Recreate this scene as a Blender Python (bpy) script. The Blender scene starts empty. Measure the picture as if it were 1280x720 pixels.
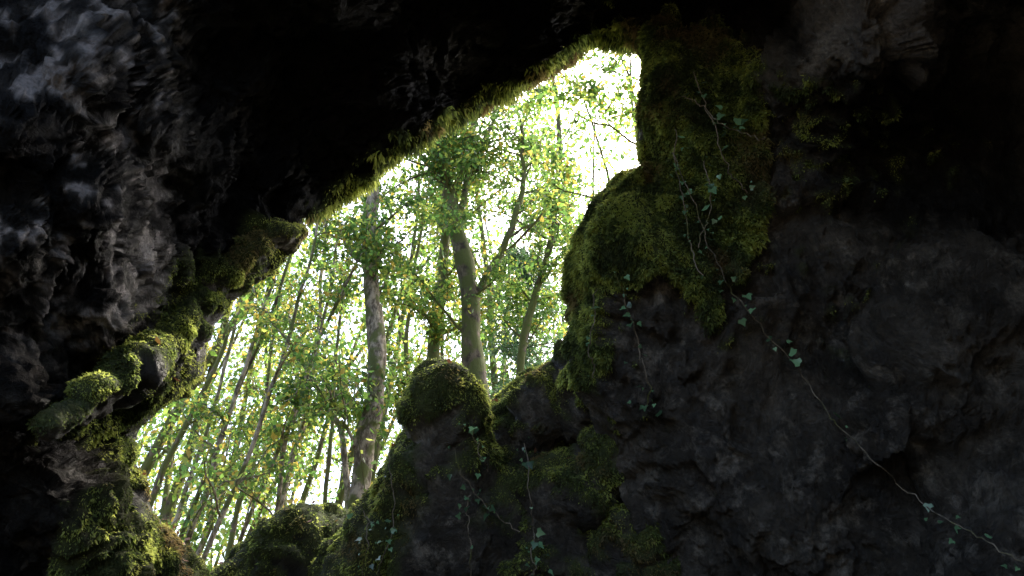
import bpy, math, numpy as np
from mathutils import Vector
rng=np.random.default_rng(7)
sc=bpy.context.scene
sc.view_settings.view_transform='Standard'; sc.view_settings.look='None'; sc.view_settings.exposure=0
# ---------------------------------------------------------------- camera
PITCH=math.radians(31); F=914.0
C=np.array([0,0,1.6]); R_=np.array([1.,0,0]); FW=np.array([0,math.cos(PITCH),math.sin(PITCH)]); UP=np.array([0,-math.sin(PITCH),math.cos(PITCH)])
cd=bpy.data.cameras.new('camera'); cam=bpy.data.objects.new('camera',cd); sc.collection.objects.link(cam); sc.camera=cam
cam.location=C; cam.rotation_euler=(math.pi/2+PITCH,0,0); cd.sensor_width=36; cd.lens=F/1280*36; cd.clip_end=3000; cd.clip_start=0.02
def W(x,y,d):
    x=np.asarray(x,float);y=np.asarray(y,float);d=np.asarray(d,float)
    return C+x[...,None]*R_+y[...,None]*UP+d[...,None]*FW
def S(px,py,d):
    px=np.asarray(px,float);py=np.asarray(py,float);d=np.asarray(d,float)
    return W((px-640)/F*d,(360-py)/F*d,d)
def at(px,py,Y):
    v=FW+(px-640)/F*R_+(360-py)/F*UP
    return C+v*(Y/v[1])
def bearing(p):
    q=p-C; d=q@FW; dd=np.maximum(d,.3); return 640+F*(q@R_)/dd, 360-F*(q@UP)/dd, d
# ---------------------------------------------------------------- noise
perm=rng.permutation(256); perm=np.concatenate([perm,perm,perm]); G=rng.normal(size=(256,3)); G/=np.linalg.norm(G,axis=1)[:,None]
def perlin(p):
    i=np.floor(p).astype(int); f=p-i; i=i&255; u=f*f*f*(f*(f*6-15)+10); r=0
    for a in (0,1):
        for b in (0,1):
            for c in (0,1):
                h=perm[perm[perm[(i[:,0]+a)&255]+((i[:,1]+b)&255)]+((i[:,2]+c)&255)]
                g=G[h&255]; dd=g[:,0]*(f[:,0]-a)+g[:,1]*(f[:,1]-b)+g[:,2]*(f[:,2]-c)
                w=(u[:,0] if a else 1-u[:,0])*(u[:,1] if b else 1-u[:,1])*(u[:,2] if c else 1-u[:,2])
                r=r+w*dd
    return r*1.5
def fbm(p,s,o=4,off=0.,g=.5):
    r=0;a=1;t=0
    for k in range(o):
        r=r+a*perlin(p*s+off+k*17.3); t+=a;a*=g;s*=2.03
    return r/t
def ridged(p,s,o=4,off=0.,g=.5):
    r=0;a=1;t=0
    for k in range(o):
        r=r+a*(1-2*np.abs(perlin(p*s+off+k*11.7))); t+=a;a*=g;s*=2.07
    return r/t
J1=rng.random((256,3)); J2=rng.normal(size=(256,3)); J3=rng.random(256)
def facets(p,s,off=0.,tilt=.5):
    """fractured-rock relief: every voronoi cell is a tilted plane"""
    q=p*s+off; i=np.floor(q).astype(int); best=np.full(len(q),1e9); val=np.zeros(len(q))
    for a in (-1,0,1):
        for b in (-1,0,1):
            for c in (-1,0,1):
                ci=i+np.array([a,b,c]); m=ci&255; h=perm[perm[perm[m[:,0]]+m[:,1]]+m[:,2]]&255
                dl=q-(ci+J1[h]); d=(dl*dl).sum(1); u=d<best
                best=np.where(u,d,best); val=np.where(u,(J2[h]*dl).sum(1)*tilt+(J3[h]-.5)*.6,val)
    return val/s
def sst(x,a,b):
    t=np.clip((x-a)/(b-a),0,1); return t*t*(3-2*t)
# ---------------------------------------------------------------- mesh helpers
def mk(name,V,Fq,mats=(),mi=None,cols=None,smooth=True,attrs=None,parent=None):
    V=np.ascontiguousarray(V,dtype=np.float32); Fq=np.ascontiguousarray(Fq,dtype=np.int32)
    me=bpy.data.meshes.new(name); k=Fq.shape[1]; n=len(Fq)
    me.vertices.add(len(V)); me.vertices.foreach_set('co',V.ravel())
    me.loops.add(n*k); me.loops.foreach_set('vertex_index',Fq.ravel())
    me.polygons.add(n); me.polygons.foreach_set('loop_start',np.arange(0,n*k,k,dtype=np.int32))
    try: me.polygons.foreach_set('loop_total',np.full(n,k,dtype=np.int32))
    except Exception: pass
    if smooth: me.polygons.foreach_set('use_smooth',np.ones(n,dtype=bool))
    for m in mats: me.materials.append(m)
    if mi is not None: me.polygons.foreach_set('material_index',np.ascontiguousarray(mi,dtype=np.int32))
    me.update(calc_edges=True)
    if cols is not None:
        a=me.attributes.new('col','FLOAT_COLOR','POINT'); cc=np.ones((len(V),4),np.float32); cc[:,:3]=cols; a.data.foreach_set('color',cc.ravel())
    for nme,val in (attrs or {}).items():
        a=me.attributes.new(nme,'FLOAT','POINT'); a.data.foreach_set('value',np.ascontiguousarray(val,dtype=np.float32))
    ob=bpy.data.objects.new(name,me); sc.collection.objects.link(ob)
    if parent: ob.parent=parent
    return ob
def vnorm(V,Fq):
    if Fq.shape[1]==4:
        n=np.cross(V[Fq[:,2]]-V[Fq[:,0]],V[Fq[:,3]]-V[Fq[:,1]])
    else: n=np.cross(V[Fq[:,1]]-V[Fq[:,0]],V[Fq[:,2]]-V[Fq[:,0]])
    N=np.zeros_like(V)
    for c in range(3):
        for k in range(Fq.shape[1]): N[:,c]+=np.bincount(Fq[:,k],weights=n[:,c],minlength=len(V))
    return N/np.maximum(np.linalg.norm(N,axis=1),1e-9)[:,None], np.linalg.norm(n,axis=1)/2
def unit(v): return v/np.maximum(np.linalg.norm(v,axis=-1,keepdims=True),1e-9)
# ---------------------------------------------------------------- materials
def newmat(n):
    m=bpy.data.materials.new(n); m.use_nodes=True; nt=m.node_tree; nt.nodes.clear(); return m,nt,nt.nodes,nt.links
def rock_mat():
    m,nt,N,L=newmat('rock_and_moss'); o=N.new('ShaderNodeOutputMaterial'); b=N.new('ShaderNodeBsdfPrincipled'); L.new(b.outputs[0],o.inputs[0])
    g=N.new('ShaderNodeNewGeometry'); tc=g.outputs['Position']
    def noise(s,d=5,r=.6,dist=0):
        n=N.new('ShaderNodeTexNoise'); n.inputs['Scale'].default_value=s; n.inputs['Detail'].default_value=d; n.inputs['Roughness'].default_value=r; n.inputs['Distortion'].default_value=dist; L.new(tc,n.inputs['Vector']); return n.outputs['Fac']
    def ramp(f,st):
        r=N.new('ShaderNodeValToRGB'); e=r.color_ramp.elements
        e[0].position=st[0][0]; e[0].color=(*st[0][1],1); e[1].position=st[-1][0]; e[1].color=(*st[-1][1],1)
        for p,c in st[1:-1]: x=e.new(p); x.color=(*c,1)
        L.new(f,r.inputs[0]); return r.outputs[0]
    def mix(f,a,c,t='MIX'):
        x=N.new('ShaderNodeMix'); x.data_type='RGBA'; x.blend_type=t
        for s,v in ((x.inputs[0],f),(x.inputs[6],a),(x.inputs[7],c)):
            if hasattr(v,'links'): L.new(v,s)
            else: s.default_value=v if isinstance(v,(int,float)) else (*v,1)
        return x.outputs[2]
    big=ramp(noise(1.3,7,.65),[(.34,(.024,.020,.016)),(.5,(.060,.051,.040)),(.66,(.15,.13,.105))])
    pale=ramp(noise(5,7,.74),[(.52,(0,0,0)),(.66,(1,1,1))])
    c=mix(pale,big,(.27,.24,.20))
    pa=N.new('ShaderNodeAttribute'); pa.attribute_name='pale'
    c=mix(pa.outputs['Fac'],c,(.40,.36,.34))
    dk=N.new('ShaderNodeAttribute'); dk.attribute_name='shade_tone'
    c=mix(dk.outputs['Fac'],c,(.007,.0065,.006))  # near-black tone: painted shade on the cave wall, plus random dark patches
    speck=ramp(noise(38,3,.7),[(.35,(.3,.3,.3)),(.6,(1,1,1))]); c=mix(.7,c,speck,'MULTIPLY')
    mo=N.new('ShaderNodeAttribute'); mo.attribute_name='moss'
    mc=ramp(noise(9,5,.7),[(.3,(.024,.030,.010)),(.55,(.062,.078,.020)),(.75,(.10,.115,.032))])
    c=mix(mo.outputs['Fac'],c,mc); L.new(c,b.inputs['Base Color'])
    rr=ramp(noise(14,3,.6),[(.3,(.26,.26,.26)),(.7,(.7,.7,.7))]); rr=mix(mo.outputs['Fac'],rr,(.95,.95,.95)); L.new(rr,b.inputs['Roughness'])
    sp=N.new('ShaderNodeMath'); sp.operation='MULTIPLY_ADD'; sp.inputs[1].default_value=-.4; sp.inputs[2].default_value=.5; L.new(dk.outputs['Fac'],sp.inputs[0]); L.new(sp.outputs[0],b.inputs['Specular IOR Level'])
    b1=N.new('ShaderNodeBump'); b1.inputs['Strength'].default_value=1; b1.inputs['Distance'].default_value=.12; L.new(noise(8,8,.72,.8),b1.inputs['Height'])
    L.new(b1.outputs[0],b.inputs['Normal']); return m
ROCK=rock_mat()
def leaf_mat(name,tr=.5,gain=3.5,rough=.5,bl=.9):
    m,nt,N,L=newmat(name); o=N.new('ShaderNodeOutputMaterial'); a=N.new('ShaderNodeAttribute'); a.attribute_name='col'
    b=N.new('ShaderNodeBsdfPrincipled'); b.inputs['Roughness'].default_value=rough; L.new(a.outputs['Color'],b.inputs['Base Color'])
    t=N.new('ShaderNodeBsdfTranslucent'); mx=N.new('ShaderNodeMixShader'); mx.inputs[0].default_value=tr
    vm=N.new('ShaderNodeVectorMath'); vm.operation='MULTIPLY'; vm.inputs[1].default_value=(gain,gain,gain*bl); L.new(a.outputs['Color'],vm.inputs[0]); L.new(vm.outputs[0],t.inputs[0])
    L.new(b.outputs[0],mx.inputs[1]); L.new(t.outputs[0],mx.inputs[2]); L.new(mx.outputs[0],o.inputs[0]); return m
LEAF=leaf_mat('broadleaf_foliage',.6,4.2,.5,1.1); MOSSM=leaf_mat('moss_fronds',.45,2.0,.85); IVYM=leaf_mat('ivy_leaf',.2,2.,.28)
def bark_mat(name,c1,c2,mossy):
    m,nt,N,L=newmat(name); o=N.new('ShaderNodeOutputMaterial'); b=N.new('ShaderNodeBsdfPrincipled'); L.new(b.outputs[0],o.inputs[0]); b.inputs['Roughness'].default_value=.9
    g=N.new('ShaderNodeNewGeometry'); mp=N.new('ShaderNodeMapping'); mp.inputs['Scale'].default_value=(1,1,.5); L.new(g.outputs['Position'],mp.inputs[0])
    n=N.new('ShaderNodeTexNoise'); n.inputs['Scale'].default_value=9; n.inputs['Detail'].default_value=6; n.inputs['Roughness'].default_value=.7; L.new(mp.outputs[0],n.inputs['Vector'])
    r=N.new('ShaderNodeValToRGB'); r.color_ramp.elements[0].position=.42; r.color_ramp.elements[0].color=(*c1,1); r.color_ramp.elements[1].position=.58; r.color_ramp.elements[1].color=(*c2,1); L.new(n.outputs[0],r.inputs[0])
    n2=N.new('ShaderNodeTexNoise'); n2.inputs['Scale'].default_value=3.3; n2.inputs['Detail'].default_value=6; L.new(g.outputs['Position'],n2.inputs['Vector'])
    r2=N.new('ShaderNodeValToRGB'); r2.color_ramp.elements[0].position=.6-mossy*.3; r2.color_ramp.elements[1].position=.7-mossy*.3; L.new(n2.outputs[0],r2.inputs[0])
    x=N.new('ShaderNodeMix'); x.data_type='RGBA'; x.inputs[7].default_value=(.10,.11,.025,1); L.new(r2.outputs[0],x.inputs[0]); L.new(r.outputs[0],x.inputs[6]); L.new(x.outputs[2],b.inputs['Base Color'])
    bp=N.new('ShaderNodeBump'); bp.inputs['Distance'].default_value=.04; L.new(n.outputs[0],bp.inputs['Height']); L.new(bp.outputs[0],b.inputs['Normal']); return m
BARK=bark_mat('mossy_bark',(.045,.032,.02),(.17,.13,.08),.7); PALE=bark_mat('pale_bark',(.08,.06,.035),(.40,.33,.23),.4)
STEM=bark_mat('vine_stem',(.09,.075,.05),(.26,.22,.17),.1)
# ---------------------------------------------------------------- moss fronds
def moss_cols(P,warm=0.):
    n=fbm(P,3.2,3,5.); n2=fbm(P,11,2,9.); r=rng.random(len(P))
    dark=np.array([.042,.060,.019]); mid=np.array([.130,.170,.044]); hi=np.array([.33,.37,.095]); br=np.array([.16,.105,.055])
    t=np.clip(.46+n*1.7+n2*1.1+(r-.5)*.6+warm*.4,0,1)[:,None]
    c=np.where(t<.5,dark+(mid-dark)*t*2,mid+(hi-mid)*(t-.5)*2)
    b=(sst(fbm(P,2.1,3,31.)+.15*warm+(r-.5)*.2,.16,.34)*.75)[:,None]
    return c*(1-b)+br*b
def fronds(name,V,Fq,mask,count,parent,Lr=(.02,.06),w=.16,warm=0.,droop=.8):
    N,A=vnorm(V,Fq); fm=mask[Fq].mean(1); pr=np.nan_to_num(A*np.clip(fm,0,1)**1.3); pr=pr/pr.sum()
    f=rng.choice(len(Fq),count,p=pr); a=rng.random((count,2))
    q=V[Fq[f]]; 
    if Fq.shape[1]==4:
        p=(q[:,0]*(1-a[:,:1])+q[:,1]*a[:,:1])*(1-a[:,1:])+(q[:,3]*(1-a[:,:1])+q[:,2]*a[:,:1])*a[:,1:]
    else:
        s=np.sqrt(a[:,:1]); p=q[:,0]*(1-s)+q[:,1]*s*(1-a[:,1:])+q[:,2]*s*a[:,1:]
    n=N[Fq[f,0]]
    Ln=(Lr[0]+(Lr[1]-Lr[0])*rng.random(count)**1.6)*(1+.7*np.clip(fbm(p,4,2,3.),-.6,1))*(.4+.6*fm[f]); Ln=Ln[:,None]
    d=unit(n*.75+np.array([0,0,-.35*droop])+rng.normal(size=(count,3))*.5)
    d2=unit(d+np.array([0,0,-droop])+rng.normal(size=(count,3))*.25)
    s=unit(np.cross(d,rng.normal(size=(count,3))))
    wd=Ln*w*(0.8+.6*rng.random((count,1)))
    b=p-n*.008; m=b+d*Ln*.5; t=m+d2*Ln*.6
    VV=np.stack([b,m+s*wd,t,m-s*wd],1).reshape(-1,3); FF=np.arange(count*4).reshape(-1,4)
    col=np.repeat(moss_cols(p,warm),4,0)
    return mk(name,VV,FF,[MOSSM],cols=col,smooth=False,parent=parent)
# ---------------------------------------------------------------- cave shell
rim=np.array([(735,38),(762,50),(800,48),(816,66),(804,105),(802,150),(806,190),(812,213),(775,226),(740,250),(722,300),(708,360),(712,430),(722,480),(738,520),(755,560),(775,620),(800,680),(830,770),(830,880),
 (600,930),(300,880),(245,800),(226,725),(190,680),(158,625),(140,580),(160,540),(205,500),(243,472),(248,440),(240,395),(262,352),(325,335),(366,305),(374,276),(430,243),(470,205),(510,180),(555,148),(620,118),(665,98),(695,72),(714,50)],float)
ctrl=np.array([(750,40,6.8),(600,115,6.4),(430,240,5.9),(370,290,5.5),(250,400,5.0),(150,560,4.6),(220,720,4.6),(300,900,4.5),(600,930,4.6),(830,880,4.6),
 (400,150,5.3),(330,230,5.2),(250,120,4.9),(240,240,4.7),(200,0,4.2),(400,-50,4.5),(550,20,5.3),(700,-20,5.5),(620,-200,3.9),(100,90,3.3),(0,150,3.0),(0,300,3.0),(110,250,3.25),(190,150,3.7),(120,380,3.6),(0,500,3.1),(60,620,3.3),(100,720,3.6),(-200,300,2.6),(-200,0,2.6),
 (812,213,5.7),(710,380,5.5),(760,560,5.2),(820,700,4.8),(870,90,5.1),(900,160,5.0),(900,250,4.75),(800,320,4.75),(780,400,4.85),(850,420,4.75),(1000,400,4.7),(1080,330,4.8),(1200,400,4.1),(1280,700,3.4),(1000,650,4.3),(880,600,4.6),(1100,190,5.1),(1280,180,4.6),
 (1080,40,3.9),(1130,70,4.0),(1000,60,4.3),(940,10,5.9),(860,0,6.2),(1220,60,5.0),(1180,120,5.2),(1150,540,4.1),(1500,300,3.0),(1500,700,2.8),(1200,-200,3.4),(900,-200,4.0)],float)
def shell_depth(px,py):
    px=np.asarray(px,float).ravel();py=np.asarray(py,float).ravel(); num=0;den=0
    for a,b,d in ctrl:
        w=1/(((px-a)**2+(py-b)**2)+2500)**1.5; num=num+w*d; den=den+w
    return num/den
NA=900
def resample(P,n):
    Q=np.vstack([P,P[:1]]); l=np.r_[0,np.cumsum(np.linalg.norm(np.diff(Q,axis=0),axis=1))]
    t=np.linspace(0,l[-1],n,endpoint=False); return np.c_[np.interp(t,l,Q[:,0]),np.interp(t,l,Q[:,1])]
rp=resample(rim,NA)
k=np.exp(-np.linspace(-2,2,9)**2); k/=k.sum()
rp=np.c_[[np.convolve(np.r_[rp[-4:,i],rp[:,i],rp[:4,i]],k,'valid') for i in (0,1)]].T
# ragged limestone lip
R3=np.c_[rp/60.,np.zeros(NA)]; rp=rp+np.c_[fbm(R3,1.0,4,3.,.6),fbm(R3,1.0,4,40.,.6)]*13
ang=np.unwrap(np.arctan2(rp[:,1]-390,rp[:,0]-540)); 
kk=np.ones(61)/61; dv=np.diff(np.r_[ang,ang[0]+2*math.pi*np.sign(ang[-1]-ang[0])]); dv=np.maximum(dv*np.sign(dv.sum()),.0012)*np.sign(dv.sum()); dv=np.convolve(np.r_[dv[-30:],dv,dv[:30]],kk,'valid'); dv*=2*math.pi/abs(dv.sum()); an=ang[0]+np.r_[0,np.cumsum(dv)[:-1]]
el=np.c_[640+1150*np.cos(an),360+850*np.sin(an)]
rings=[]
out=unit(np.c_[el-rp]); drim=shell_depth(rp[:,0],rp[:,1])
o=[(5.5,2.2),(3.2,2.0),(1.8,1.7),(1.0,1.35),(.6,1.05),(.38,.8),(.24,.6),(.13,.42),(.06,.26),(.02,.13)]
for a,dd in o:
    d=drim+dd; rings.append(W((rp[:,0]-640)/F*drim+out[:,0]*a,(360-rp[:,1])/F*drim-out[:,1]*a,d))
NR=320
for i in range(NR):
    s=(i/(NR-1))**1.1
    q=rp*(1-s)+el*s
    d=shell_depth(q[:,0],q[:,1]); 
    rings.append(S(q[:,0],q[:,1],d))
last=S(el[:,0],el[:,1],shell_depth(el[:,0],el[:,1])); lx=(last-C)@R_; ly=(last-C)@UP; ld=(last-C)@FW
ux=np.cos(an); uy=-np.sin(an)
tg=[(3.9,3.0,1.0),(4.2,3.2,-1.0),(3.8,3.0,-3.0),(2.9,2.4,-4.6),(1.7,1.5,-5.4)]
prev=np.c_[lx,ly,ld]
for a,b,d in tg:
    cur=np.c_[a*ux,b*uy,np.full(NA,d)]
    for t in np.linspace(0,1,13)[1:]:
        z=prev*(1-t)+cur*t; rings.append(W(z[:,0],z[:,1],z[:,2]))
    prev=cur
V=np.vstack(rings); nr=len(rings)
ii,jj=np.meshgrid(np.arange(nr-1),np.arange(NA),indexing='ij'); j2=(jj+1)%NA
FQ=np.stack([ii*NA+jj,ii*NA+j2,(ii+1)*NA+j2,(ii+1)*NA+jj],-1).reshape(-1,4)
N,A=vnorm(V,FQ)
fr=np.sum(N*(C-V),1); 
if np.median(fr)<0: FQ=FQ[:,::-1].copy(); N=-N
bx,by,bd=bearing(V); bd_ok=bd>.5
ringi=np.repeat(np.arange(nr),NA)
def poly_mask(px,py,poly,soft=1):
    poly=np.array(poly,float); n=len(poly); ins=np.zeros(len(px),bool); dm=np.full(len(px),1e9)
    for i in range(n):
        a=poly[i];b=poly[(i+1)%n]; dy=(b[1]-a[1]) if abs(b[1]-a[1])>1e-9 else 1e-9
        c=((a[1]>py)!=(b[1]>py)); xx=(b[0]-a[0])*(py-a[1])/dy+a[0]; ins^=c&(px<xx)
        ab=b-a; t=np.clip(((px-a[0])*ab[0]+(py-a[1])*ab[1])/(ab@ab),0,1); dm=np.minimum(dm,np.hypot(px-a[0]-t*ab[0],py-a[1]-t*ab[1]))
    return np.where(ins,dm,-dm)
nz=fbm(V,2.6,4,2.)
nzf=fbm(V,9,3,7.)
sdR=poly_mask(bx,by,[(770,20),(870,40),(960,70),(1010,110),(1090,140),(1280,150),(1300,230),(1150,235),(1060,250),(1000,270),(960,300),(925,340),(890,400),(850,400),(815,360),(790,400),(775,470),(760,520),(720,500),(690,440),(690,300),(740,200),(790,190),(780,60)])
mossR=sst(sdR+nz*90+nzf*50,-8,16)
mossR*=np.where(bx>960,sst(nzf-.02-(bx-960)/700,-.12,.3),1)
patch=sst(nz*.9+nzf*.9,.18,.36)*sst(poly_mask(bx,by,[(880,300),(1130,300),(1120,460),(950,430)]),-30,30)*.7
sdL=poly_mask(bx,by,[(360,262),(430,225),(500,170),(560,132),(640,92),(690,60),(735,20),(800,22),(820,60),(740,70),(640,140),(500,215),(400,300)])
lip=sst(sdL+nz*34+nzf*30,-2,12)*(by<330)
sdLL=poly_mask(bx,by,[(230,340),(380,250),(385,330),(280,380),(255,480),(190,520),(150,560),(190,640),(240,730),(200,760),(100,740),(80,660),(120,560),(60,545),(110,470),(200,420)])
mossL=sst(sdLL+nz*70+nzf*40,-5,14)
moss=np.clip(mossR+patch*.8+lip*.85+mossL*.8,0,1)*np.where(bd_ok,1,0)
moss[ringi<2]=0
wv=V+.35*np.stack([fbm(V,1.1,3,1.),fbm(V,1.1,3,21.),fbm(V,1.1,3,41.)],1)+.07*np.stack([fbm(V,5,2,1.),fbm(V,5,2,21.),fbm(V,5,2,41.)],1)
leftw=sst(270-bx,0,80)*bd_ok
disp=.18*fbm(wv,.9,3,3.)+(.11-.07*leftw)*(ridged(wv,1.7,4,8.)-.3)+(1-leftw)*.03*ridged(wv,6.5,4,15.)
fc1=facets(wv*np.array([1,1,1.4]),3.2,3.3,.42); fc2=facets(wv,8.5,7.7,.45); fc3=facets(wv,19,1.7,.4)
disp+=leftw*(fc1*.26+fc2*.34+fc3*.34+.09*fbm(wv,3.4,5,61.,.64)-.03*(ridged(wv,5.5,4,71.,.6)-.3))
disp+=(1-leftw)*(1-moss)*(facets(wv,1.8,13.,.35)*.30+fc2*.40+fc3*.42)
disp+=moss*(.05+.12*np.abs(fbm(V,3.6,2,71.))+.03*fbm(V,14,2,77.))
att=np.clip((ringi-6)/22,.25,1); 
V=V+N*(disp*att)[:,None]
shade_tone=sst(poly_mask(bx,by,[(225,-200),(1000,-200),(1000,60),(820,40),(740,90),(560,190),(380,320),(250,390),(215,250)])+nz*50,-40,20)  # ceiling shade painted into the rock colour
shade_tone=np.maximum(shade_tone,sst(poly_mask(bx,by,[(1150,60),(1300,60),(1300,330),(1050,300),(960,130)])+nz*60,-40,50)*.85)  # shadowed upper-right recess, its shade painted in as well
shade_tone=np.maximum(shade_tone,.35*sst(nz,-.1,.3)); shade_tone=np.maximum(shade_tone,.75*sst(poly_mask(bx,by,[(-100,430),(130,440),(90,600),(80,760),(-100,760)])+nz*50,-20,40))  # random dark patches, plus a darker lower left wall
shade_tone=np.maximum(shade_tone,leftw*(.62+.36*sst(nzf+nz,.1,-.3)))  # left wall darkened for contrast between the painted highlights
pale=leftw*sst(nzf*1.6+nz*.5+fc2*3,.12,.30)*.85*(1-sst(by,400,460))  # wet-rock highlights painted as light patches on the left wall
pale=np.maximum(pale,.45*sst(20-np.hypot(bx-138,by-552)+nzf*40,0,20)); shade_tone=shade_tone*(1-pale*.95)
pm_=poly_mask(bx,by,[(990,-20),(1150,-20),(1160,90),(1010,90)])
pale=np.maximum(pale,.22*sst(pm_+nz*30,-15,25)); shade_tone=shade_tone*(1-sst(pm_,-15,25))
rear=sst(-bd,-1.2,.5)           # unseen rear wall coloured pale to bounce light forward
# added roof gap behind the camera, unseen, opened so skylight fills the cave
hd=unit(np.array([-.42,-.78,.50])); cosv=unit(V-C)@hd
keep=(cosv+.10*nz)[FQ].mean(1)<math.cos(math.radians(67)); FQ=FQ[keep]
cave=mk('cave_wall',V,FQ,[ROCK],attrs={'moss':moss,'pale':np.maximum(pale*bd_ok,rear*.9),'shade_tone':shade_tone*bd_ok*(1-rear)})
vis=(bd_ok&(bx>-60)&(bx<1350)&(by>-60)&(by<800)&(ringi>=4))
fronds('wall_moss',V,FQ,np.where(vis,np.clip(mossR+patch*.6,0,1),0),330000,cave,(.012,.046),.15,.1,.9)
fronds('lip_moss',V,FQ,np.where(vis,np.clip(lip,0,1),0),22000,cave,(.015,.10),.10,.2,1.4)
fronds('ledge_moss',V,FQ,np.where(vis,mossL,0),90000,cave,(.010,.034),.15,.3,.9)
SOL=[V[bd_ok]]
# ---------------------------------------------------------------- boulders
def blob(name,ells,mossf,nmoss,voxel=.035,seed=0.,amp=1.,Lr=(.012,.038),warm=0.,palef=None,lump=1.):
    allv=[];allf=[];o=0
    import bmesh
    bm=bmesh.new(); bmesh.ops.create_icosphere(bm,subdivisions=3,radius=1); bm.verts.ensure_lookup_table(); sv=np.array([v.co[:] for v in bm.verts]); sf=np.array([[v.index for v in f.verts] for f in bm.faces]); bm.free()
    for e in ells:
        px,py,d,rx,ry,rd=e[:6]; rot=math.radians(e[6]) if len(e)>6 else 0
        c=S(px,py,d); l=sv*np.array([rx,ry,rd]); x=l[:,0]*math.cos(rot)-l[:,1]*math.sin(rot); y=l[:,0]*math.sin(rot)+l[:,1]*math.cos(rot)
        allv.append(c+x[:,None]*R_+y[:,None]*UP+l[:,2:]*FW); allf.append(sf+o); o+=len(sv)
    ob=mk(name+'_raw',np.vstack(allv),np.vstack(allf)); 
    r=ob.modifiers.new('r','REMESH'); r.mode='VOXEL'; r.voxel_size=voxel
    s=ob.modifiers.new('s','SMOOTH'); s.iterations=6
    dg=bpy.context.evaluated_depsgraph_get(); ev=ob.evaluated_get(dg); me=ev.to_mesh()
    v=np.empty(len(me.vertices)*3,np.float32); me.vertices.foreach_get('co',v); v=v.reshape(-1,3).astype(float)
    me.calc_loop_triangles(); f=np.empty(len(me.loop_triangles)*3,np.int32); me.loop_triangles.foreach_get('vertices',f); f=f.reshape(-1,3)
    ev.to_mesh_clear(); bpy.data.objects.remove(ob)
    n,_=vnorm(v,f); 
    n1=fbm(v,2.2,3,seed); w_=v+.1*np.stack([fbm(v,3,2,1.),fbm(v,3,2,21.),fbm(v,3,2,41.)],1)
    ds=amp*(.11*n1+.07*(ridged(v,2.4,4,seed+4)-.3)+.02*ridged(v,8,3,seed+9)+facets(w_,4,seed,.4)*.35)+(lump-1)*.05*fbm(v,6,4,seed+5,.6); v=v+n*ds[:,None]; n,_=vnorm(v,f)
    ms=np.clip(mossf(v,n,fbm(v,3.5,3,seed+13)),0,1)
    v=v+n*(ms*(.02+.08*np.abs(fbm(v,4.5,3,seed+20))))[:,None]
    pl=np.zeros(len(v)) if palef is None else palef(v,n)
    g=mk(name,v,f,[ROCK],attrs={'moss':ms,'pale':pl,'shade_tone':np.clip(.15+n1,0,.6)}); SOL.append(v)  # dark tone on boulders is random, from noise alone
    fronds('moss',v,f,ms,nmoss,g,Lr,.15,warm,.8); return g,v,f,ms
ZP=S(560,632,5.4)[2]
pillar,pv,pf,pm=blob('mossy_boulder',[(557,515,5.4,.29,.32,.3),(562,600,5.45,.34,.52,.4),(570,720,5.4,.46,.8,.45),(518,600,5.6,.2,.42,.35,-18),(485,665,5.7,.24,.55,.4,-25),(440,735,5.8,.3,.5,.4,-25),(620,700,5.5,.4,.7,.4),(600,950,5.6,1.2,.9,.6)],
   lambda v,n,z: np.maximum(sst((n@np.array([0,0,1]))*.8+z*.9+(v[:,2]-ZP)*1.0,-.15,.25), sst(-(v[:,0]+.62)+z*.4,0,.2)*.9),130000,seed=3,amp=.75,warm=.3)
ledge,lv,lf,lm=blob('mossy_rock_ledge',[(690,505,5.9,.34,.27,.4,25),(738,495,5.7,.27,.4,.4),(650,535,6.0,.3,.18,.4),(640,610,5.9,.4,.5,.4),(700,560,6.15,.4,.3,.3),(715,615,5.3,.34,.22,.35),(750,590,5.3,.22,.3,.3),(700,690,5.35,.5,.4,.4),(650,690,5.5,.35,.5,.3),(800,720,5.1,.35,.45,.35)],
   lambda v,n,z: sst((n@np.array([0,-.35,1]))*.8+z*1.2,-.05,.3),130000,seed=30,warm=.25)
mound,mv,mf,mm=blob('mossy_mound',[(372,718,6.2,.42,.5,.4),(330,733,6.2,.35,.35,.4),(420,700,6.3,.3,.36,.4),(390,770,6.2,.7,.4,.5),(380,900,6.2,.9,.8,.6)],
   lambda v,n,z: sst(n[:,2]+.6+z,-.1,.4),80000,seed=50,warm=.25)
shelf,sv_,sf_,sm=blob('mossy_overhang',[(352,300,5.3,.15,.08,.25,25),(315,322,5.15,.2,.09,.25,35),(275,350,5.0,.18,.09,.25,50),(245,393,4.85,.17,.105,.22,60),(222,425,4.6,.17,.09,.25,52),(190,450,4.25,.16,.072,.25,42),(155,475,3.9,.14,.058,.25,40),(120,500,3.6,.12,.045,.2,42),(92,523,3.45,.08,.036,.2,52),(225,472,4.8,.11,.13,.2,-20),(325,338,5.3,.11,.08,.2,30)],
   lambda v,n,z: sst(n@np.array([.1,-.5,.7])+z*1.5,-.25,.2),130000,voxel=.022,seed=70,amp=.7,warm=.45,Lr=(.008,.030),lump=2.4,palef=lambda v,n:.2*sst(-n[:,2]+n[:,0]*.6,.3,.8))
foot,fv_,ff_,fm_=blob('mossy_rock_foot',[(128,570,4.5,.14,.1,.2,50),(110,610,4.4,.12,.13,.2),(135,650,4.4,.18,.25,.25),(175,705,4.5,.22,.22,.25),(110,730,4.3,.3,.3,.3),(205,745,4.6,.2,.25,.25)],
   lambda v,n,z: sst(n@np.array([.2,-.4,.6])+z*1.5,-.05,.3),80000,seed=90,amp=.7,warm=.3,voxel=.028,Lr=(.009,.030),lump=1.8,palef=lambda v,n:.35*sst(v[:,2]-(S(128,575,4.5)[2]),0,.2))
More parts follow.
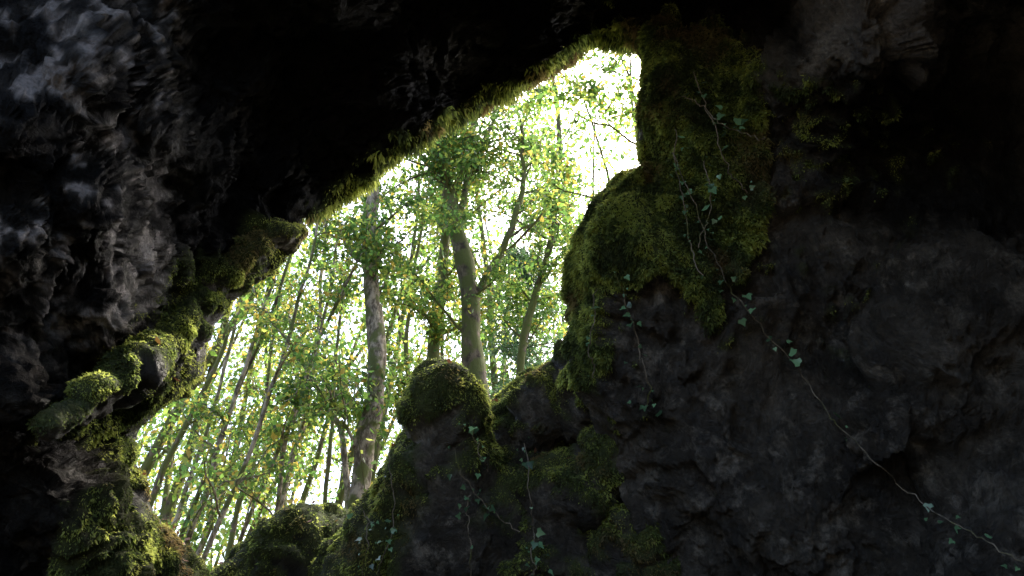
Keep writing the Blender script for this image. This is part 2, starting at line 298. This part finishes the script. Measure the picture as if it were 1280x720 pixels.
# ---------------------------------------------------------------- vegetation
class Acc:
    def __init__(s): s.V=[];s.F=[];s.M=[];s.K=[];s.o=0
    def tube(s,P,r,seg=6,mi=0,jit=0.):
        P=np.asarray(P,float); n=len(P); T=unit(np.gradient(P,axis=0)); a=unit(np.cross(T,np.array([.3,.9,.2]))); b=np.cross(T,a)
        th=np.linspace(0,2*math.pi,seg,endpoint=False); rr=np.asarray(r)[:,None]*(1+jit*rng.normal(size=(n,seg)))
        v=(P[:,None]+rr[...,None]*(np.cos(th)[None,:,None]*a[:,None]+np.sin(th)[None,:,None]*b[:,None])).reshape(-1,3)
        i,j=np.meshgrid(np.arange(n-1),np.arange(seg),indexing='ij'); j2=(j+1)%seg
        f=np.stack([i*seg+j,i*seg+j2,(i+1)*seg+j2,(i+1)*seg+j],-1).reshape(-1,4)+s.o
        s.V.append(v);s.F.append(f);s.M.append(np.full(len(f),mi));s.K.append(np.tile([.1,.1,.1],(len(v),1)));s.o+=len(v)
    def leaves(s,P,size,cols,mi=1,flat=.8,asp=.62):
        n=len(P); nn=unit(rng.normal(size=(n,3))+np.array([0,0,flat])); a=unit(np.cross(nn,rng.normal(size=(n,3)))); b=np.cross(nn,a)
        L=(size*(.6+.8*rng.random(n)))[:,None]; a=a-np.array([0,0,.25])
        c=L*asp*.5
        v=np.stack([P,P+a*L*.45+b*c-nn*L*.05,P+a*L,P+a*L*.5-b*c-nn*L*.05],1).reshape(-1,3)
        f=np.arange(n*4).reshape(-1,4)+s.o
        s.V.append(v);s.F.append(f);s.M.append(np.full(n,mi));s.K.append(np.repeat(cols,4,0));s.o+=n*4
    def build(s,name,mats,parent=None): return mk(name,np.vstack(s.V),np.vstack(s.F),mats,mi=np.concatenate(s.M),cols=np.vstack(s.K),smooth=True,parent=parent)
def leafcols(n,tone=0.,P=None):
    base=np.array([[.032,.065,.014],[.062,.105,.018],[.115,.135,.022],[.19,.14,.025]])
    w=np.array([.40,.35,.20,.05]) if tone<.5 else np.array([.26,.36,.28,.10])
    c=base[rng.choice(4,n,p=w)]*(.6+.7*rng.random((n,1))); return c
def walk(p,d,L,n,wob,up=0.):
    pts=[p]; d=unit(d)
    for i in range(n):
        d=unit(d+rng.normal(size=3)*wob+np.array([0,0,up])); pts.append(pts[-1]+d*L/n)
    return np.array(pts)
def lerp_path(P,n):
    l=np.r_[0,np.cumsum(np.linalg.norm(np.diff(P,axis=0),axis=1))]; t=np.linspace(0,l[-1],n); return np.stack([np.interp(t,l,P[:,i]) for i in range(3)],1)
def make_tree(name,pts,r0,r1,nb,nl,bl=2.2,size=.10,bs=.25,mat=BARK,tone=0.,extra=None,spread=.14,wob=.035,flat=.8):
    acc=Acc(); P=lerp_path(np.array(pts,float),26); 
    P[1:-1]+=np.cumsum(rng.normal(size=(24,3)),0)*.012*wob/.035; P=lerp_path(P,44); P[1:-1]+=rng.normal(size=(42,3))*r0*.09
    r=np.linspace(1,0,44)**.8*(r0-r1)+r1; r[:3]*=[1.5,1.25,1.1]; r*=1+.07*rng.normal(size=44); acc.tube(P,r,10,0,.07)
    brs=[(P,r,bs,nb)]
    for ex,er in (extra or []):
        E=lerp_path(np.array(ex,float),16); E[1:-1]+=rng.normal(size=(14,3))*.03; rr=np.linspace(er,er*.35,16); acc.tube(E,rr,7,0,.07); brs.append((E,rr,.2,max(4,nb//3)))
    segs=[]
    for (Q,qr,b0,n) in brs:
        for i in range(n):
            t=b0+(1-b0)*rng.random()**.9; k=min(int(t*(len(Q)-1)),len(Q)-2); az=rng.random()*6.283; elv=.2+rng.random()*.8
            d=np.array([math.cos(az)*math.cos(elv),math.sin(az)*math.cos(elv),math.sin(elv)]); L=bl*(.45+.75*rng.random())*(1.1-.55*t)
            B=walk(Q[k],d,L,8,.17,-.01); br=np.linspace(min(qr[k]*.5,.035),.006,9); acc.tube(B,br,5,0)
            for j in range(6):
                kk=rng.integers(2,9); d2=unit(B[min(kk,8)]-B[kk-1]+rng.normal(size=3)*.65); T=walk(B[kk],d2,L*(.2+.3*rng.random()),5,.22,-.03)
                acc.tube(T,np.linspace(.009,.003,6),3,0); segs.append(T)
            segs.append(B[4:])
    per=max(1,int(nl/len(segs))); pp=[]
    for T in segs:
        m=max(1,int(per*(.1+2.2*rng.random()**1.6))); u=rng.random(m)*(len(T)-1); k=u.astype(int).clip(0,len(T)-2); f=(u-k)[:,None]
        pp.append(T[k]*(1-f)+T[k+1]*f+rng.normal(size=(m,3))*spread*np.array([1,1,.6]))
    pp=np.vstack(pp); acc.leaves(pp,size,leafcols(len(pp),tone),1,flat)
    return acc.build(name,[mat,LEAF])
def gnd(p,z=0.): 
    p=np.array(p,float).copy(); p[2]=z; return p
def trunk(lst,Y,dz=0):
    P=[at(a,b,Y+(i*dz)) for i,(a,b) in enumerate(lst)]
    d=P[0]-P[1]; base=P[0]+d*(P[0][2]/max(-d[2],.05)) if d[2]<-.05 else gnd(P[0]); base[2]=-.05
    e=unit(P[-1]-P[-2]); return [base]+P+[P[-1]+e*2.0]
make_tree('birch_tree',trunk([(452,640),(466,540),(480,430),(470,370),(466,280),(474,200),(480,90)],11),.20,.06,22,9000,bl=2.0,mat=PALE,wob=.05,bs=.45,extra=[([at(466,360,11),at(450,325,11),at(432,305,11.1),at(405,290,11.2)],.035),([at(455,590,11),at(438,545,10.8),at(415,500,10.6),at(400,470,10.5)],.035)])
make_tree('beech_tree',trunk([(604,560),(598,440),(588,360),(575,290),(560,230),(545,150),(540,60)],12.5),.27,.08,34,17000,bl=2.5,wob=.05,bs=.45,extra=[([at(592,380,12.5),at(610,340,12.4),at(640,290,12.3),at(655,220,12.2),at(650,150,12)],.09),([at(572,280,12.5),at(585,220,12.6),at(610,170,12.8),at(625,110,13)],.08),([at(560,235,12.5),at(530,200,12.3),at(515,150,12)],.07)])
make_tree('beech_tree.001',trunk([(543,540),(548,440),(558,350),(562,280),(590,180)],14),.20,.06,22,9500,bl=2.4,tone=.6,bs=.45)
make_tree('beech_tree.002',trunk([(640,560),(655,420),(690,300),(700,180),(690,90)],15.5),.12,.05,30,14000,bl=2.8,tone=.3,bs=.45)
make_tree('ash_tree',trunk([(960,560),(930,350),(880,200),(850,60)],10.5),.14,.04,20,9000,bl=2.6,tone=.6,bs=.4,extra=[([at(905,270,10.5),at(830,200,10.2),at(760,160,10),at(700,130,9.8)],.035),([at(870,150,10.5),at(800,100,10.2),at(740,80,10)],.03),([at(930,350,10.5),at(840,300,10.2),at(760,260,9.8),at(690,230,9.6)],.03)])
sap=[[(228,690),(290,540),(350,400),(385,300)],[(205,690),(262,545),(300,420),(320,330)],[(262,700),(318,560),(352,450),(370,360)],[(180,650),(235,520),(290,400),(310,330)],[(300,690),(345,580),(392,480),(410,380)],
     [(355,640),(378,540),(398,430),(405,330)],[(410,640),(418,540),(428,430),(440,330)],[(340,660),(352,560),(380,470),(420,380)],[(250,710),(285,620),(320,520),(355,470)],[(505,500),(500,420),(515,320),(530,230)],[(430,620),(425,540),(390,470),(352,420)],[(215,720),(245,640),(262,560),(300,450)],[(285,720),(300,640),(330,560),(348,450)]]
for i,s in enumerate(sap):
    Y=[12,15,10.5,16,13,15,17,11.5,18,16,14,12,15][i]
    make_tree('sapling' if i==0 else 'sapling.%03d'%i,trunk(s,Y),.050*Y/11*(.7+.8*rng.random()),.022,9,1350,bl=1.6,bs=.42,tone=.6,mat=PALE if i%3 else BARK,size=.095,wob=.07)
def conifer(name,base,h,rad):
    acc=Acc(); P=np.array([base,base+np.array([0,0,h])]); P=lerp_path(P,12); acc.tube(P,np.linspace(.16,.02,12),7)
    pp=[]
    for i in range(170):
        t=.25+.73*rng.random(); o=base+np.array([0,0,h*t]); az=rng.random()*6.283; L=rad*(1.1-t)*1.5*(.7+.5*rng.random())
        B=walk(o,np.array([math.cos(az),math.sin(az),.05]),L,6,.08,-.05); acc.tube(B,np.linspace(.02,.004,7),3)
        m=110; u=rng.random(m)*5.99; k=u.astype(int); f=(u-k)[:,None]; pp.append(B[k]*(1-f)+B[k+1]*f+rng.normal(size=(m,3))*np.array([.16,.16,.09]))
    pp=np.vstack(pp); c=np.array([.030,.055,.022])*(.6+.8*rng.random((len(pp),1))); acc.leaves(pp,.12,c,1,.3,.4); return acc.build(name,[BARK,LEAF])
b=at(658,640,18); conifer('spruce_tree',gnd(b),at(650,300,18)[2],3.0)
acc=Acc()
for i in range(70):
    Y=20+rng.random()*22; x=(-.66+.98*rng.random())*Y; b=np.array([x,Y,0.]); h=14+rng.random()*15; T=walk(b,np.array([rng.normal()*.12-x*.006,rng.normal()*.05,1]),h,10,.07); acc.tube(T,np.linspace(.1+.14*rng.random(),.04,11),5)
    m=1250; cl=T[rng.integers(3,11,36)]+rng.normal(size=(36,3))*np.array([1.8,1.8,1.6]); pp=cl[rng.integers(0,36,m)]+rng.normal(size=(m,3))*np.array([.45,.45,.25]); acc.leaves(pp,.21,leafcols(m,.6),1,.7)
acc.build('distant_trees',[BARK,LEAF])
acc=Acc()
for i in range(40):
    Y=9+rng.random()*12; x=(-.66+.8*rng.random())*Y; b=np.array([x,Y,0.])
    for k in range(4):
        T=walk(b,np.array([rng.normal()*.3,rng.normal()*.3,1]),2.5+rng.random()*3,7,.1); acc.tube(T,np.linspace(.018,.004,8),4)
        m=70; u=rng.random(m)*6.99; kk=u.astype(int); f=(u-kk)[:,None]; acc.leaves(T[kk]*(1-f)+T[kk+1]*f+rng.normal(size=(m,3))*.18,.08,leafcols(m,.6),1,.8)
acc.build('undergrowth',[BARK,LEAF])
# ---------------------------------------------------------------- ivy draped on the real rock surface
SV=np.vstack(SOL); sbx,sby,sbd=bearing(SV)
def surf_d(px,py):
    r=[]
    for a,b in zip(px,py):
        m=(np.abs(sbx-a)<8)&(np.abs(sby-b)<8)&(sbd>.8); r.append(sbd[m].min() if m.any() else np.nan)
    r=np.array(r); ok=~np.isnan(r); r=np.interp(range(len(r)),np.where(ok)[0],r[ok]); r=np.r_[r[:1],r[:1],r,r[-1:],r[-1:]]
    return np.min([np.convolve(r,np.ones(5)/5,'valid'),r[2:-2]],0)
def ivy(name,path,nleaf=16,size=.036,r=.0036,sub=8,off=.055):
    path=np.array(path,float); n=max(14,len(path)*sub); t=np.linspace(0,len(path)-1,n); px=np.interp(t,range(len(path)),path[:,0]); py=np.interp(t,range(len(path)),path[:,1])
    px=px+np.cumsum(rng.normal(size=n))*1.6; py=py+rng.normal(size=n)*1.6
    P=S(px,py,surf_d(px,py)-off)
    acc=Acc(); acc.tube(P,np.full(n,r),5,0)
    star=np.array([(0,0),(.35,-.1),(.62,.28),(.33,.45),(0,1.05),(-.33,.45),(-.62,.28),(-.35,-.1)])
    lv=[];lf=[];lc=[]; cl=rng.integers(0,n,max(4,nleaf//3))
    for i in range(nleaf):
        k=int(np.clip(cl[rng.integers(0,len(cl))]+rng.normal()*2.2,0,n-1)); s=size*(.4+1.3*rng.random()**1.5); nn=unit(np.array([rng.normal()*.7-.2,-1,.4+rng.normal()*.6])); a=unit(np.cross(nn,rng.normal(size=3))*.8+np.array([0,0,-.6])); a=unit(a-nn*(a@nn)); b=np.cross(nn,a)
        p=P[k]+rng.normal(size=3)*.035-FW*.02; q=p+star[:,:1]*s*b+star[:,1:]*s*a; q[[0,4]]-=nn*s*.15
        for f in ((0,1,2,3),(0,3,4,5),(0,5,6,7)):
            lf.append(np.array(f)+len(lv)*8+acc.o)
        lv.append(q); lc.append(np.tile(np.array([.13,.26,.13])*(.3+1.2*rng.random()),(8,1)))
    acc.V.append(np.vstack(lv)); acc.F.append(np.array(lf)); acc.M.append(np.ones(len(lf),int)); acc.K.append(np.vstack(lc))
    return acc.build(name,[STEM,IVYM])
IV=[([(840,190),(872,290),(900,350),(935,400),(990,460),(1030,520),(1060,555),(1120,610),(1180,650),(1240,690),(1300,715)],34),
    ([(850,120),(885,130),(915,158),(965,175)],12),([(768,340),(780,380),(800,430),(812,460),(818,510)],24),([(845,160),(850,230),(862,300),(890,345)],22),([(880,200),(885,260),(880,310)],18),
    ([(588,530),(600,570),(612,590)],14),([(655,555),(652,620),(655,700),(650,730)],20),([(492,560),(495,620),(488,680),(480,730)],12),([(565,560),(575,600),(600,640),(630,665)],14),([(455,640),(450,680),(440,725)],14),([(588,620),(583,660),(585,730)],6),([(748,360),(745,420),(752,470)],8),([(870,90),(895,150),(925,210),(950,240)],10)]
for i,(p,n_) in enumerate(IV): ivy('ivy_vine' if i==0 else 'ivy_vine.%03d'%i,p,n_)
acc=Acc()
for v,f,m,cnt in ((lv,lf,lm,80),(pv,pf,pm,25),(mv,mf,mm,50),(fv_,ff_,fm_,50),(sv_,sf_,sm,25)):
    n,A=vnorm(v,f); up=np.clip(n[f[:,0],2],0,1)**2*A; k=rng.choice(len(f),cnt,p=up/up.sum()); p=v[f[k,0]]+n[f[k,0]]*.03
    c=np.array([[.18,.07,.025],[.12,.055,.028],[.19,.11,.035]])[rng.integers(0,3,cnt)]; acc.leaves(p,.045,c,0,2.,.7)
DRY=leaf_mat('dry_leaf',.2,1.6,.6)
acc.build('fallen_leaves',[DRY])
# ---------------------------------------------------------------- ground
n=90; g=np.sign(np.linspace(-1,1,n))*np.abs(np.linspace(-1,1,n))**4*900; X,Y=np.meshgrid(g,g); P=np.c_[X.ravel(),Y.ravel(),np.zeros(n*n)]
P[:,2]=.12*fbm(P,.6,3)*np.clip(20/(1+np.hypot(P[:,0],P[:,1])),0,1)
i,j=np.meshgrid(range(n-1),range(n-1),indexing='ij'); f=np.stack([i*n+j,i*n+j+1,(i+1)*n+j+1,(i+1)*n+j],-1).reshape(-1,4)
m,nt,N_,L_=newmat('forest_floor'); o=N_.new('ShaderNodeOutputMaterial'); b=N_.new('ShaderNodeBsdfPrincipled'); L_.new(b.outputs[0],o.inputs[0]); b.inputs['Roughness'].default_value=.95
gg=N_.new('ShaderNodeNewGeometry'); nn=N_.new('ShaderNodeTexNoise'); nn.inputs['Scale'].default_value=3; nn.inputs['Detail'].default_value=6; L_.new(gg.outputs['Position'],nn.inputs['Vector']); r=N_.new('ShaderNodeValToRGB'); r.color_ramp.elements[0].position=.35; r.color_ramp.elements[0].color=(.04,.03,.018,1); r.color_ramp.elements[1].position=.65; r.color_ramp.elements[1].color=(.12,.09,.04,1); L_.new(nn.outputs[0],r.inputs[0]); L_.new(r.outputs[0],b.inputs['Base Color'])
mk('ground',P,f,[m])
# ---------------------------------------------------------------- light
w=bpy.data.worlds.new('World'); sc.world=w; w.use_nodes=True; nt=w.node_tree; bg=nt.nodes['Background']; sk=nt.nodes.new('ShaderNodeTexSky'); sk.sky_type='NISHITA'; sk.sun_disc=False
AZ=math.radians(32); EL=math.radians(53)
sk.sun_elevation=EL; sk.sun_rotation=AZ; sk.air_density=1.; sk.dust_density=5.; nt.links.new(sk.outputs[0],bg.inputs[0]); bg.inputs[1].default_value=.75
sl=bpy.data.lights.new('sun','SUN'); sl.energy=10; sl.angle=math.radians(.5); sl.color=(1,.93,.80); so=bpy.data.objects.new('sun',sl); sc.collection.objects.link(so)
sd=Vector((math.sin(AZ)*math.cos(EL),math.cos(AZ)*math.cos(EL),math.sin(EL))); so.rotation_euler=sd.to_track_quat('Z','Y').to_euler(); so.location=(10,20,25)
